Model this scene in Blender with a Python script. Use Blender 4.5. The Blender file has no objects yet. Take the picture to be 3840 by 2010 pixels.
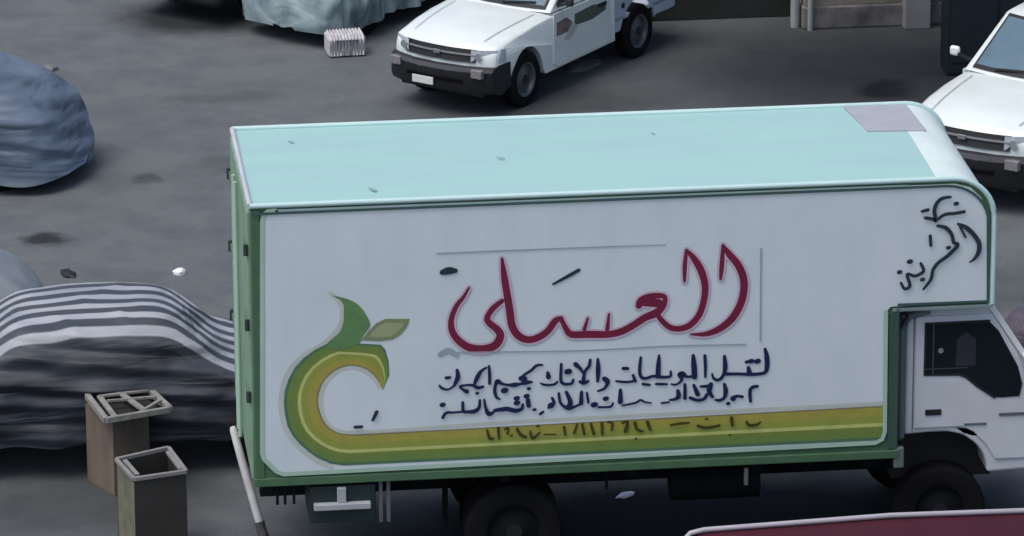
import bpy, bmesh, math, random
from mathutils import Vector, Matrix, noise
from mathutils.geometry import tessellate_polygon
random.seed(4)
R = math.radians
S = bpy.context.scene
COL = S.collection

# ------------------------------------------------------------------ camera, world, sun, exposure
CAM = Vector((-2.467, -38.882, 15.788)); YAW, PITCH, ROLL, FPX = 0.114289, 0.324429, -0.004608, 20053.0
cf = Vector((math.sin(YAW)*math.cos(PITCH), math.cos(YAW)*math.cos(PITCH), -math.sin(PITCH)))
r0 = Vector((math.cos(YAW), -math.sin(YAW), 0)); u0 = r0.cross(cf)
cr = math.cos(ROLL)*r0 + math.sin(ROLL)*u0; cu = -math.sin(ROLL)*r0 + math.cos(ROLL)*u0
cam = bpy.data.objects.new('camera', bpy.data.cameras.new('camera')); COL.objects.link(cam)
m = Matrix((cr, cu, -cf)).transposed().to_4x4(); m.translation = CAM; cam.matrix_world = m
cam.data.sensor_width = 36; cam.data.lens = FPX/3840*36; cam.data.clip_start = 1; cam.data.clip_end = 600
S.camera = cam

w = bpy.data.worlds.new('World'); S.world = w; w.use_nodes = True
nt = w.node_tree; bg = nt.nodes['Background']
sky = nt.nodes.new('ShaderNodeTexSky'); sky.sky_type = 'NISHITA'; sky.sun_disc = False
SUN_EL, SUN_AZ = R(64), R(-120)           # veiled sun, high on the left
sky.sun_elevation = SUN_EL; sky.sun_rotation = SUN_AZ
sky.air_density = 1.0; sky.dust_density = 4.0; sky.ozone_density = 1.2; sky.altitude = 20
nt.links.new(sky.outputs[0], bg.inputs[0]); bg.inputs[1].default_value = 0.11
sl = bpy.data.lights.new('sun', 'SUN'); sl.energy = 0.92; sl.angle = R(45); sl.color = (1, .97, .92)
so = bpy.data.objects.new('sun', sl); COL.objects.link(so)
sd = Vector((math.sin(SUN_AZ)*math.cos(SUN_EL), math.cos(SUN_AZ)*math.cos(SUN_EL), math.sin(SUN_EL)))
so.rotation_euler = (-sd).to_track_quat('-Z', 'Y').to_euler()
S.view_settings.view_transform = 'Standard'; S.view_settings.look = 'None'
S.view_settings.exposure = 0.5; S.view_settings.gamma = 1
S.render.engine = 'CYCLES'; S.cycles.use_denoising = True; S.cycles.max_bounces = 6
S.cycles.filter_width = 1.5                # the photograph is a soft, low-resolution crop

# ------------------------------------------------------------------ helpers
def at(x, y, Y=None, z=None):
    """point of the place seen at photo pixel (x, y) on the plane Y=... or z=..."""
    d = cf*FPX + cr*(x-1920) - cu*(y-1005)
    t = (Y-CAM.y)/d.y if Y is not None else (z-CAM.z)/d.z
    return CAM + d*t

def lin(c):
    return tuple(((v/255)/12.92 if v <= 10 else (((v/255)+.055)/1.055)**2.4) for v in c)

MATS = {}
def mat(name, rgb, rough=.6, metal=0, dirt=.25, scale=3.0, bump=0.0, bscale=40, dirtcol=None, spec=.5, stretch=(1, 1, 1), coat=0):
    """painted / worn surface: base colour broken by object-space noise"""
    if name in MATS: return MATS[name]
    mt = bpy.data.materials.new(name); mt.use_nodes = True; n = mt.node_tree.nodes; l = mt.node_tree.links
    b = n['Principled BSDF']; b.inputs['Metallic'].default_value = metal
    b.inputs['Specular IOR Level'].default_value = spec; b.inputs['Coat Weight'].default_value = coat
    tc = n.new('ShaderNodeTexCoord'); mp = n.new('ShaderNodeMapping'); mp.inputs['Scale'].default_value = stretch
    l.new(tc.outputs['Object'], mp.inputs[0])
    nz = n.new('ShaderNodeTexNoise'); nz.inputs['Scale'].default_value = scale; nz.inputs['Detail'].default_value = 8; nz.inputs['Roughness'].default_value = .62
    l.new(mp.outputs[0], nz.inputs['Vector'])
    rp = n.new('ShaderNodeValToRGB'); rp.color_ramp.elements[0].position = .38; rp.color_ramp.elements[1].position = .68
    rp.color_ramp.elements[0].color = (0, 0, 0, 1); rp.color_ramp.elements[1].color = (1, 1, 1, 1)
    l.new(nz.outputs['Fac'], rp.inputs[0])
    mx = n.new('ShaderNodeMix'); mx.data_type = 'RGBA'
    c = tuple(rgb); dc = dirtcol or tuple(v*(.55) for v in c)
    mx.inputs[6].default_value = (*c, 1); mx.inputs[7].default_value = tuple(c[i]*(1-dirt)+dc[i]*dirt for i in range(3))+(1,)
    l.new(rp.outputs[0], mx.inputs[0]); l.new(mx.outputs[2], b.inputs['Base Color'])
    mr = n.new('ShaderNodeMapRange'); mr.inputs[3].default_value = rough*.85; mr.inputs[4].default_value = min(1, rough*1.25)
    l.new(nz.outputs['Fac'], mr.inputs[0]); l.new(mr.outputs[0], b.inputs['Roughness'])
    if bump:
        n2 = n.new('ShaderNodeTexNoise'); n2.inputs['Scale'].default_value = bscale; n2.inputs['Detail'].default_value = 5
        l.new(mp.outputs[0], n2.inputs['Vector'])
        bp = n.new('ShaderNodeBump'); bp.inputs['Strength'].default_value = bump; bp.inputs['Distance'].default_value = .02
        l.new(n2.outputs['Fac'], bp.inputs['Height']); l.new(bp.outputs[0], b.inputs['Normal'])
    MATS[name] = mt
    return mt

class MB:
    def __init__(s): s.v = []; s.f = []
    def add(s, vs, fs):
        o = len(s.v); s.v += [tuple(p) for p in vs]; s.f += [tuple(i+o for i in f) for f in fs]; return s
    def box(s, x0, x1, y0, y1, z0, z1, M=None):
        vs = [Vector((x, y, z)) for x in (x0, x1) for y in (y0, y1) for z in (z0, z1)]
        if M: vs = [M @ v for v in vs]
        return s.add(vs, [(0, 1, 3, 2), (4, 6, 7, 5), (0, 4, 5, 1), (2, 3, 7, 6), (0, 2, 6, 4), (1, 5, 7, 3)])
    def bar(s, a, b, w, h=None, up=(0, 0, 1)):
        a, b = Vector(a), Vector(b); h = h or w; d = (b-a).normalized(); sd = d.cross(Vector(up))
        if sd.length < 1e-3: sd = d.cross(Vector((1, 0, 0)))
        sd.normalize(); u = sd.cross(d); vs = []
        for p in (a, b):
            for i, j in ((-1, -1), (1, -1), (1, 1), (-1, 1)): vs.append(p+sd*i*w/2+u*j*h/2)
        return s.add(vs, [(3, 2, 1, 0), (4, 5, 6, 7), (0, 1, 5, 4), (1, 2, 6, 5), (2, 3, 7, 6), (3, 0, 4, 7)])
    def tube(s, pts, r, n=8):
        pts = [Vector(p) for p in pts]; rs = r if isinstance(r, (list, tuple)) else [r]*len(pts); vs = []; fs = []
        for i, p in enumerate(pts):
            d = (pts[min(i+1, len(pts)-1)]-pts[max(i-1, 0)]).normalized()
            a = d.cross(Vector((0, 0, 1)))
            if a.length < .05: a = d.cross(Vector((0, 1, 0)))
            a.normalize(); b = a.cross(d)
            for k in range(n):
                t = 2*math.pi*k/n; vs.append(p+(a*math.cos(t)+b*math.sin(t))*rs[i])
        for i in range(len(pts)-1):
            for k in range(n):
                q = (k+1) % n; fs.append((i*n+k, i*n+q, (i+1)*n+q, (i+1)*n+k))
        fs.append(tuple(range(n))[::-1]); fs.append(tuple((len(pts)-1)*n+k for k in range(n)))
        return s.add(vs, fs)
    def prism(s, poly, y0, y1):
        """closed (x, z) outline extruded in y"""
        n = len(poly); vs = [(x, y0, z) for x, z in poly]+[(x, y1, z) for x, z in poly]
        fs = [(i, (i+1) % n, n+(i+1) % n, n+i) for i in range(n)]
        tr = tessellate_polygon([[Vector((x, z, 0)) for x, z in poly]])
        for t in tr: fs.append(tuple(t)); fs.append(tuple(i+n for i in t[::-1]))
        return s.add(vs, fs)
    def grid(s, rows):
        m_, n = len(rows), len(rows[0]); vs = [p for r in rows for p in r]
        return s.add(vs, [(i*n+j, i*n+j+1, (i+1)*n+j+1, (i+1)*n+j) for i in range(m_-1) for j in range(n-1)])
    def lathe(s, prof, axis='y', n=32, c=(0, 0, 0)):
        """prof: (radius, offset along axis)"""
        vs = []; fs = []; k = len(prof)
        for i in range(n):
            t = 2*math.pi*i/n
            for r, o in prof: vs.append((c[0]+r*math.cos(t), c[1]+o, c[2]+r*math.sin(t)))
        for i in range(n):
            j = (i+1) % n
            for q in range(k-1): fs.append((i*k+q, i*k+q+1, j*k+q+1, j*k+q))
        return s.add(vs, fs)
    def build(s, name, mt, parent=None, bevel=0, smooth=None, seg=2, label=None):
        me = bpy.data.meshes.new(name); me.from_pydata(s.v, [], s.f)
        bm = bmesh.new(); bm.from_mesh(me); bmesh.ops.recalc_face_normals(bm, faces=bm.faces); bm.to_mesh(me); bm.free()
        me.materials.append(mt); o = bpy.data.objects.new(name, me); COL.objects.link(o)
        if parent: o.parent = parent
        if smooth:
            for p in me.polygons: p.use_smooth = True
            me.set_sharp_from_angle(angle=R(smooth))
        if bevel:
            b = o.modifiers.new('bevel', 'BEVEL'); b.width = bevel; b.segments = seg; b.limit_method = 'ANGLE'; b.angle_limit = R(40)
            b.harden_normals = False
        if label: o['label'] = label
        return o

def thing(name, label, cat, loc=(0, 0, 0), rz=0, group=None):
    o = bpy.data.objects.new(name, None); COL.objects.link(o); o.empty_display_size = .2
    o.location = loc; o.rotation_euler = (0, 0, rz); return tag(o, label, cat, group)
def tag(o, label, cat, group=None):
    o['label'] = label; o['category'] = cat
    if group: o['group'] = group
    return o

def arc(cx, cz, r, a0, a1, n=8):
    return [(cx+r*math.cos(R(a0+(a1-a0)*i/n)), cz+r*math.sin(R(a0+(a1-a0)*i/n))) for i in range(n+1)]

# ------------------------------------------------------------------ materials
WHITE = mat('worn_white_paint', (.80, .82, .81), .35, dirt=.30, scale=2.5, dirtcol=(.45, .48, .47), coat=.2)
PICKWHITE = mat('pickup_white_paint', (.78, .86, .85), .3, dirt=.25, scale=1.5, coat=.4)
CABWHITE = mat('cab_white_paint', (.66, .70, .74), .35, dirt=.25, scale=3, coat=.3)
TEAL = mat('pale_turquoise_roof_paint', (.365, .605, .56), .55, dirt=.55, scale=1.3, dirtcol=(.33, .50, .56), bump=.15, bscale=5, stretch=(.5, 1.6, 1))
NOSE = mat('pale_white_roof_front', (.74, .85, .82), .5, dirt=.25, scale=3)
PATCH = mat('grey_lilac_roof_sheet', (.40, .42, .46), .6, dirt=.25, scale=4)
GREEN = mat('box_frame_green', (.075, .165, .08), .5, dirt=.35, scale=5, dirtcol=(.03, .06, .045))
REARGREEN = mat('rear_door_green', (.24, .40, .28), .55, dirt=.45, scale=7, dirtcol=(.14, .19, .11), stretch=(1, 1, .4))
TRIM = mat('pale_green_trim', (.42, .60, .48), .5, dirt=.2)
DKTRIM = mat('dark_teal_trim', (.05, .11, .11), .5)
PANEL = mat('side_panel_paint', (.71, .78, .82), .5, dirt=.42, scale=1.5, dirtcol=(.52, .63, .65), bump=.06, bscale=4, stretch=(1.6, 1, .7))
BLACK = mat('black_plastic', (.012, .013, .016), .55, dirt=.3)
RUBBER = mat('tyre_rubber', (.008, .008, .010), .9, dirt=.4, dirtcol=(.018, .018, .018), spec=.12)
CHASSIS = mat('greasy_chassis_steel', (.02, .022, .024), .7, dirt=.5, dirtcol=(.05, .045, .04))
STEEL = mat('dull_steel_rim', (.13, .15, .16), .45, metal=.5, dirt=.5)
GREY = mat('grey_plastic', (.13, .135, .15), .5, dirt=.3)
GLASSD = mat('dark_window_glass', (.012, .02, .024), .06, dirt=.1, spec=.6)
GLASSB = mat('sky_tinted_windscreen', (.13, .21, .27), .22, dirt=.5, spec=.35, scale=2)  # blue-grey sky reflection is painted into the base colour
UNDERSHADE = mat('underside_shadow_black', (.009, .010, .012), .9, dirt=.3, spec=.15)  # near-black stands in for the shadow under the truck
LAMP = mat('clear_lamp_lens', (.55, .62, .66), .15, dirt=.4, scale=14, dirtcol=(.2, .22, .24))
PLATE = mat('white_number_plate', (.75, .76, .76), .5, dirt=.3, scale=20)
RED_L = mat('calligraphy_crimson', (.20, .010, .045), .5, dirt=.35, scale=6, dirtcol=(.05, .012, .03))
PINK = mat('calligraphy_pink_outline', (.62, .49, .60), .5, dirt=.2)
NAVY = mat('lettering_navy', (.006, .014, .075), .5, dirt=.2)
INK = mat('lettering_blue_black', (.015, .035, .05), .5, dirt=.2)
OLIVE = mat('lettering_olive', (.055, .055, .006), .5, dirt=.2)
FAINT = mat('faint_grey_rule', (.36, .42, .45), .5)
MAROON = mat('maroon_car_paint', (.050, .006, .016), .6, dirt=.5, scale=2, dirtcol=(.08, .012, .02), spec=.2)
RIM = mat('pale_roof_gutter', (.42, .40, .44), .4)

def ground_material():
    mt = bpy.data.materials.new('dusty_stained_asphalt'); mt.use_nodes = True; n = mt.node_tree.nodes; l = mt.node_tree.links
    b = n['Principled BSDF']; tc = n.new('ShaderNodeTexCoord')
    def nz(sc, det, rough=.6):
        q = n.new('ShaderNodeTexNoise'); q.inputs['Scale'].default_value = sc; q.inputs['Detail'].default_value = det; q.inputs['Roughness'].default_value = rough
        l.new(tc.outputs['Object'], q.inputs['Vector']); return q
    def ramp(src, p0, p1, c0, c1):
        q = n.new('ShaderNodeValToRGB'); e = q.color_ramp.elements; e[0].position = p0; e[1].position = p1; e[0].color = (*c0, 1); e[1].color = (*c1, 1)
        l.new(src, q.inputs[0]); return q.outputs[0]
    def mix(f, a, bb, mode='MIX'):
        q = n.new('ShaderNodeMix'); q.data_type = 'RGBA'; q.blend_type = mode
        for k, s_ in ((0, f), (6, a), (7, bb)):
            if isinstance(s_, (int, float)): q.inputs[k].default_value = s_
            elif isinstance(s_, tuple): q.inputs[k].default_value = (*s_, 1)
            else: l.new(s_, q.inputs[k])
        return q.outputs[2]
    big = nz(.35, 4); mid = nz(1.7, 8, .65); fine = nz(38, 6, .7)
    c = ramp(big.outputs['Fac'], .35, .68, (.136, .148, .158), (.116, .138, .138))
    c = mix(ramp(mid.outputs['Fac'], .40, .72, (0, 0, 0), (1, 1, 1)), c, (.082, .092, .104))
    c = mix(ramp(fine.outputs['Fac'], .3, .8, (0, 0, 0), (.35, .35, .35)), c, (.19, .20, .205))
    # oil stains, plus shade painted under vehicles and across the right yard
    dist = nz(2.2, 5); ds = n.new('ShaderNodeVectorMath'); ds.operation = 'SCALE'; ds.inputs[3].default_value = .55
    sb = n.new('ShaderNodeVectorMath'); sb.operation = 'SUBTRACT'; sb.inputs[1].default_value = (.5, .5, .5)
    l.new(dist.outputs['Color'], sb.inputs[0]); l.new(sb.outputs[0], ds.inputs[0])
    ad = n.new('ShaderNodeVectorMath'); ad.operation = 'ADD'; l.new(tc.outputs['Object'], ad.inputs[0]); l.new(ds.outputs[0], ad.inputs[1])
    STAINS_AND_SHADE = [(-1.37, 9.18, .26, .30, .8), (7.35, 13.0, .42, .5, .75), (.55, 11.3, .5, .35, .25), (-.35, 10.9, .16, .2, .45), (5.9, 16.1, .9, .35, .6), (1.2, 9.4, .7, .4, .3),
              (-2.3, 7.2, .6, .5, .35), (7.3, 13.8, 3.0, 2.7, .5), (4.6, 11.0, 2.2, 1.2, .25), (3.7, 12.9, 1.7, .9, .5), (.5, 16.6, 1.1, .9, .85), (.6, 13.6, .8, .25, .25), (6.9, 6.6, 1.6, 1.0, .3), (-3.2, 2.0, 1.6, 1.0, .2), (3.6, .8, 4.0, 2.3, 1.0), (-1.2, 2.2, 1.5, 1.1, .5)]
    for (x, y, rx, ry, st) in STAINS_AND_SHADE:
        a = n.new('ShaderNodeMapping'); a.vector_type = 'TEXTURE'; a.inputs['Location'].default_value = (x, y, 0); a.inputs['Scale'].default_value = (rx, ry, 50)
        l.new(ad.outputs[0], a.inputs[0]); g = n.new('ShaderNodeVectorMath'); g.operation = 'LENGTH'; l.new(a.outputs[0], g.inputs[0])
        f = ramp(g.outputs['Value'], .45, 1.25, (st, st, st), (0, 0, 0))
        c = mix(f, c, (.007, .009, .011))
    # a green-grey smear and pale dust
    l.new(c, b.inputs['Base Color']); b.inputs['Roughness'].default_value = .9; b.inputs['Specular IOR Level'].default_value = .25
    bp = n.new('ShaderNodeBump'); bp.inputs['Strength'].default_value = .5; bp.inputs['Distance'].default_value = .012
    l.new(fine.outputs['Fac'], bp.inputs['Height']); l.new(bp.outputs[0], b.inputs['Normal'])
    return mt

g = MB(); N = 40
g.add([(-150, -150, 0), (150, -150, 0), (150, 150, 0), (-150, 150, 0)], [(0, 1, 2, 3)])
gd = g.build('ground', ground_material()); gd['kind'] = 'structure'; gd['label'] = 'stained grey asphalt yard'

# ------------------------------------------------------------------ building, added shade canopy and kiosk at the top right
wall_m = mat('dirty_plaster', (.42, .38, .31), .9, dirt=.8, scale=1.6, dirtcol=(.15, .16, .14), bump=.4, bscale=12)
t = thing('low_building', 'dirty tan plaster building base with pale pilaster at the top right of the yard', 'building', (6.9, 15.3, 0))
MB().box(.0, 3.4, 0, .3, .25, 4).build('wall', wall_m, t, .01)
MB().box(-.02, 3.42, -.03, .32, 0, .25).build('plinth', mat('stained_plinth', (.33, .30, .29), .9, dirt=.8, scale=2.5, dirtcol=(.08, .08, .085), bump=.4), t, .02)
MB().box(1.06, 1.34, -.16, .3, .0, 4).build('pilaster', mat('pale_pilaster', (.42, .42, .41), .9, dirt=.5, scale=3), t, .01)
MB().box(.35, 1.05, -.02, .05, .45, 2.3).build('door', mat('olive_door', (.20, .21, .14), .8, dirt=.6, scale=3), t, .01)
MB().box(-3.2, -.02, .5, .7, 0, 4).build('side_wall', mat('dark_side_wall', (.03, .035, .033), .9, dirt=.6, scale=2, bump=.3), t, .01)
GP = mat('grey_downpipe', (.45, .50, .50), .6, dirt=.4, scale=5)
MB().tube([(-.08, .1, 0), (-.08, .1, 4)], .05, 12).build('downpipe', GP, t, smooth=40)
MB().tube([(.06, -.05, 0), (.06, -.05, 4)], .03, 12).build('downpipe', GP, t, smooth=40)
t = thing('shade_canopy', 'unseen corrugated canopy added over the yard to shade it', 'canopy', (4.6, 11.5, 0))  # out-of-frame blocker, added to darken the right yard
rows = []
for i in range(90):
    x = -0.2+i*.05; rows.append([(x, .2, 3.3+.02*math.cos(i*2.1)), (x, 2.6, 3.5+.02*math.cos(i*2.1))])
MB().grid(rows).build('shade_sheet', mat('shade_canopy_brown', (.10, .09, .08), .7, dirt=.6), t)
for xx in (2.5, 3.4, 4.1): MB().bar((xx, .4, 3.28), (xx, 3.79, 3.52), .05).build('bracket', CHASSIS, t)  # brackets of the added shade canopy
navy_m = mat('dark_navy_sheet_metal', (.016, .027, .034), .55, dirt=.4, scale=2)
t = thing('metal_kiosk', 'tall dark navy metal kiosk standing behind the white pickup at the right edge', 'kiosk', (8.06, 13.35, 0))
MB().box(0, 2.6, 0, .34, .02, 2.5).build('body', navy_m, t, .012)
MB().box(-.03, 2.63, -.03, .37, 2.5, 2.6).build('roof', navy_m, t, .012)
for k in range(5): MB().box(.04+k*.51, .52+k*.51, -.018, .0-.002, .14, 2.42).build('panel', navy_m, t, .008)
for xx in (.02, 2.48): MB().box(xx, xx+.1, .02, .12, 0, .08).build('foot', BLACK, t)
MB().bar((.52, -.035, 1.1), (.52, -.035, 1.3), .02).build('handle', STEEL, t)

# ------------------------------------------------------------------ wheels
def wheel(parent, x, y, r, wd, side, rim=STEEL):
    """side=+1: outer face towards +y"""
    s = side; c = (x, y, r)
    ty = MB().lathe([(r*.62, s*wd*.5), (r*.72, s*wd*.54), (r*.93, s*wd*.5), (r, s*wd*.36), (r, -s*wd*.36), (r*.93, -s*wd*.5), (r*.6, -s*wd*.5)], n=36, c=c).build('wheel', RUBBER, parent, smooth=35)
    MB().lathe([(r*.62, s*wd*.5), (r*.56, s*wd*.46), (r*.5, s*wd*.25), (r*.30, s*wd*.30), (r*.2, s*wd*.42), (0.001, s*wd*.44)], n=36, c=c).build('rim', rim, ty, smooth=35)
    MB().tube([(x, y+s*wd*.40, r), (x, y+s*wd*.47, r)], r*.17, 12).build('hub_cap', BLACK, ty, smooth=40)
    return ty

# ------------------------------------------------------------------ the removals truck
L1, LL, W, Z0, Z1, ZC, RN = 4.995, 5.768, 2.02, .95, 3.199, 2.171, .32
truck = thing('removals_truck', 'box truck with pale turquoise roof, crimson Arabic lettering, green crescent emblem and white cab', 'truck', (0, 0, 0))
nose = [(LL, Z1-RN)]+[(LL-RN*1.05+RN*1.05*math.cos(R(a)), Z1-RN+RN*math.sin(R(a))) for a in range(10, 90, 10)]+[(LL-RN*1.05, Z1)]
body = [(-.03, Z0), (L1+.04, Z0), (L1, ZC), (LL, ZC)]+nose+[(0, Z1)]
cargo = MB().prism(body, .0, W).build('cargo_box', GREEN, truck, bevel=.01)
# roof skin with the rolled-down nose
path = [(-.012, Z1+.004)]+[(x+.003, z+.004) for x, z in nose[::-1]]+[(LL+.004, ZC)]
def strip(path_, y0, y1, ny=2):
    return [[(x, y0+(y1-y0)*j/(ny-1), z) for j in range(ny)] for x, z in path_]
split = 5.32
rp = [(-.012, Z1+.004), (split, Z1+.004)]
roof = MB().grid([[(x, y, Z1+.004+.010*math.sin(math.pi*y/W)) for y in [W*j/8 for j in range(9)]] for x in [split*i/10-.012*(i == 0) for i in range(11)]]).build('roof', TEAL, truck, smooth=60)
SCUFF = mat('roof_scuff', (.27, .44, .44), .7, dirt=.5, scale=30)
for x, y, rr, el in ((2.02, .95, .030, 1.6), (.95, .28, .028, 2.6), (.42, 1.6, .02, 2.5), (3.3, 1.45, .014, 2)):
    c_ = [(x+rr*math.cos(a)*(1+.25*math.sin(3*a)), y+1.7*rr*math.sin(a)*(1+.3*math.cos(2*a))-.5*rr*math.cos(a)*el, Z1+.0175) for a in [k*math.pi/6 for k in range(12)]]
    MB().add(c_, [tuple(range(12))]).build('scuff', SCUFF, roof)
nosep = [(split, Z1+.005)]+[(x+.004, z+.005) for x, z in nose[::-1]]+[(LL+.005, ZC)]
MB().grid([[(x, y, z+.010*math.sin(math.pi*y/W)*(x < LL-.3)) for y in [W*j/8 for j in range(9)]] for x, z in nosep]).build('roof_front', NOSE, truck, smooth=50)
# grey sheet patched into the far front of the roof
pz = Z1+.024
MB().add([(4.93, 1.97, pz), (5.0, 1.28, pz), (5.47, 1.24, pz), (5.44, 1.97, pz), (4.93, 1.97, pz-.016), (5.0, 1.28, pz-.016), (5.47, 1.24, pz-.016), (5.44, 1.97, pz-.016)],
         [(0, 1, 2, 3), (0, 4, 5, 1), (1, 5, 6, 2), (2, 6, 7, 3), (3, 7, 4, 0)]).build('roof_patch', PATCH, roof)
# scuffs on the roof
# edge rails
rail = [(-.02, Z1+.012)]+[(x+.006, z+.010) for x, z in nose[::-1]]+[(LL+.008, ZC)]
LRAIL = mat('pale_roof_rail', (.56, .76, .75), .45, dirt=.2)
MB().tube([(x, -.004, z) for x, z in rail], .022, 8).build('edge_rail', LRAIL, truck, smooth=50)
MB().tube([(x, W+.004, z) for x, z in rail], .022, 8).build('edge_rail', LRAIL, truck, smooth=50)
MB().tube([(-.02, 0, Z1+.012), (-.02, W, Z1+.012)], .022, 8).build('edge_rail', mat('lilac_white_rail', (.55, .57, .62), .5, dirt=.3), truck, smooth=50)
off = .045
dk = [(.0, Z1-off)]+[(x-off*.9, z-off*.9) for x, z in nose[::-1]]+[(LL-.03, ZC+.03), (L1+.03, ZC+.03), (L1+.02, ZC-.2)]
def ribbon(pts, w_, Y, mb, taper=None):
    """flat stroke on the plane y=Y; pts (x, z)"""
    n = len(pts); ws = w_ if isinstance(w_, (list, tuple)) else [w_]*n; L_ = []; R_ = []
    for i in range(n):
        a = Vector(pts[max(i-1, 0)]); b = Vector(pts[min(i+1, n-1)]); d = (b-a)
        d = d.normalized() if d.length > 1e-6 else Vector((1, 0)); nn = Vector((-d.y, d.x)); p = Vector(pts[i])
        L_.append(p+nn*ws[i]/2); R_.append(p-nn*ws[i]/2)
    cap0 = []; cap1 = []
    d0 = (Vector(pts[0])-Vector(pts[1])).normalized(); d1 = (Vector(pts[-1])-Vector(pts[-2])).normalized()
    for k in range(1, 4):
        a = math.pi*k/4
        nn0 = (L_[0]-R_[0])/2; cap0.append(Vector(pts[0])+nn0*math.cos(math.pi-a)+d0*ws[0]/2*math.sin(a))
        nn1 = (L_[-1]-R_[-1])/2; cap1.append(Vector(pts[-1])+nn1*math.cos(a)+d1*ws[-1]/2*math.sin(a))
    vs = [(p.x, Y, p.y) for p in L_+R_+cap0+cap1]; fs = [(i, i+1, n+i+1, n+i) for i in range(n-1)]
    fs.append((n, 2*n, 2*n+1, 2*n+2, 0)); fs.append((n-1, 2*n+3, 2*n+4, 2*n+5, 2*n-1))
    mb.add(vs, fs)
q = MB(); ribbon(dk, .022, -.0275, q); q.build('panel_edge_line', DKTRIM, truck)

def PX(l, Y=-.02): return [((p := at(x, y, Y=Y)).x, p.z) for x, y in l]
def smooth_path(pts, k=5):
    """Catmull-Rom through (x, y, w) points"""
    o = []
    n = len(pts)
    for i in range(n-1):
        p0, p1, p2, p3 = pts[max(i-1, 0)], pts[i], pts[i+1], pts[min(i+2, n-1)]
        for j in range(k):
            t_ = j/k
            o.append(tuple(.5*((2*b)+(-a+c)*t_+(2*a-5*b+4*c-d)*t_*t_+(-a+3*b-3*c+d)*t_**3) for a, b, c, d in zip(p0, p1, p2, p3)))
    o.append(pts[-1]); return o

outline = [(983, 835), (988, 806), (1004, 792), (1032, 787), (3582, 690), (3640, 704), (3680, 742), (3700, 800), (3700, 1128), (3340, 1150), (3322, 1170), (3318, 1620), (3308, 1648), (3284, 1661),
           (1062, 1779), (1036, 1768), (990, 1722), (983, 1700)]
po = PX(outline, -.012)
q = MB().prism(po, -.014, -.002); panel = q.build('side_panel', PANEL, truck)
q = MB(); tr = [outline[i] for i in range(10, 18)]+[outline[0], outline[1], outline[2], (1035, 790)]
ribbon(PX(tr, -.02), .034, -.019, q); q.build('panel_trim', TRIM, panel)
q = MB(); ribbon(PX([(1035, 791), (3400, 697)], -.02), .016, -.019, q); q.build('panel_trim', mat('pale_teal_line', (.40, .55, .55), .5), panel)
# thin corner posts of the box frame
MB().box(-.02, .055, -.012, .05, Z0-.02, Z1-.03).build('corner_post', GREEN, truck, .008)
MB().box(-.03, L1+.06, -.016, .06, Z0-.035, Z0+.035).build('bottom_rail', GREEN, truck, .008)
MB().box(L1-.035, L1+.05, -.010, .05, Z0+.04, ZC-.04).build('corner_post', mat('corner_post_dark_green', (.05, .10, .075), .5, dirt=.4), truck, .008)
MB().box(L1-.01, LL-.02, -.012, W, ZC-.035, ZC-.004).build('overhang_sill', mat('overhang_sill_paint', (.25, .33, .33), .5, dirt=.3), truck, .006)

# ---- crescent emblem and band (flat sign-writer's paint on the panel)
def Z7(x, y): return (1000+x/1.797, 1050+y/1.797)
outer = [(782, 742), (826, 640), (822, 550), (800, 470), (770, 436), (700, 432), (620, 428), (540, 425), (470, 410), (400, 432), (325, 470), (250, 525), (190, 590), (148, 665), (122, 745), (115, 825), (122, 905),
         (140, 985), (175, 1050), (225, 1108), (285, 1160), (350, 1203), (430, 1238), (520, 1250)]
inner = [(782, 742), (765, 700), (745, 668), (715, 635), (680, 607), (640, 588), (600, 580), (555, 578), (510, 588), (465, 608), (425, 638), (392, 672), (368, 715), (353, 760), (346, 805), (350, 850), (360, 893),
         (377, 935), (400, 972), (430, 1002), (470, 1024), (510, 1036), (560, 1040), (620, 1040)]
outer = [Z7(*p) for p in outer]; inner = [Z7(*p) for p in inner]
# the band runs on to the right end of the panel, its lower edge along the trim
steps = 12
for i in range(1, steps+1):
    t_ = i/steps
    x0, x1 = outer[-1][0], 3312
    if i == 1: o_end = outer[-1]; i_end = inner[-1]
    outer.append((o_end[0]+(3312-o_end[0])*t_, o_end[1]+(1650-o_end[1])*t_)); inner.append((i_end[0]+(3316-i_end[0])*t_, i_end[1]+(1521-i_end[1])*t_))
bands = [(0, .09, (62, 90, 66)), (.09, .30, (84, 104, 50)), (.30, .40, (92, 104, 44)), (.40, .50, (146, 152, 92)), (.50, .70, (112, 120, 52)), (.70, .95, (126, 120, 54)), (.95, 1.0, (104, 96, 66))]
bands = [(a, b, lin(c)) for a, b, c in bands]
emblem = None
for k, (a, b, c) in enumerate(bands):
    c = tuple(min(.9, v*1.9) for v in c)
    mt = mat('band_paint_%d' % k, c, .5, dirt=.3, scale=8)
    vs = []; n_ = len(outer)
    for (ox, oy), (ix, iy) in zip(outer, inner):
        for f in (a, b):
            p = at(ox+(ix-ox)*f, oy+(iy-oy)*f, Y=-.0165); vs.append((p.x, -.0165, p.z))
    q = MB().add(vs, [(2*i, 2*i+1, 2*i+3, 2*i+2) for i in range(n_-1)])
    q.build('crescent_band', mt, panel)
def sheet(pts, Y, name, mt, parent=panel):
    P = PX(pts, Y); tri = tessellate_polygon([[Vector((x, z, 0)) for x, z in P]])
    return MB().add([(x, Y, z) for x, z in P], [tuple(t_) for t_ in tri]).build(name, mt, parent)
glow = mat('pale_green_glow', (.50, .62, .50), .5)
flame = [(440, 102, 0), (510, 148, 0), (520, 220, 0), (514, 300, 0), (480, 365, 0), (405, 432, 0), (470, 470, 0), (560, 450, 0), (625, 425, 0), (650, 375, 0), (697, 305, 0), (670, 235, 0), (620, 170, 0), (550, 130, 0)]
fl = [(x, y) for x, y, _ in smooth_path(flame+[flame[0]], 3)][:-1]
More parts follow.
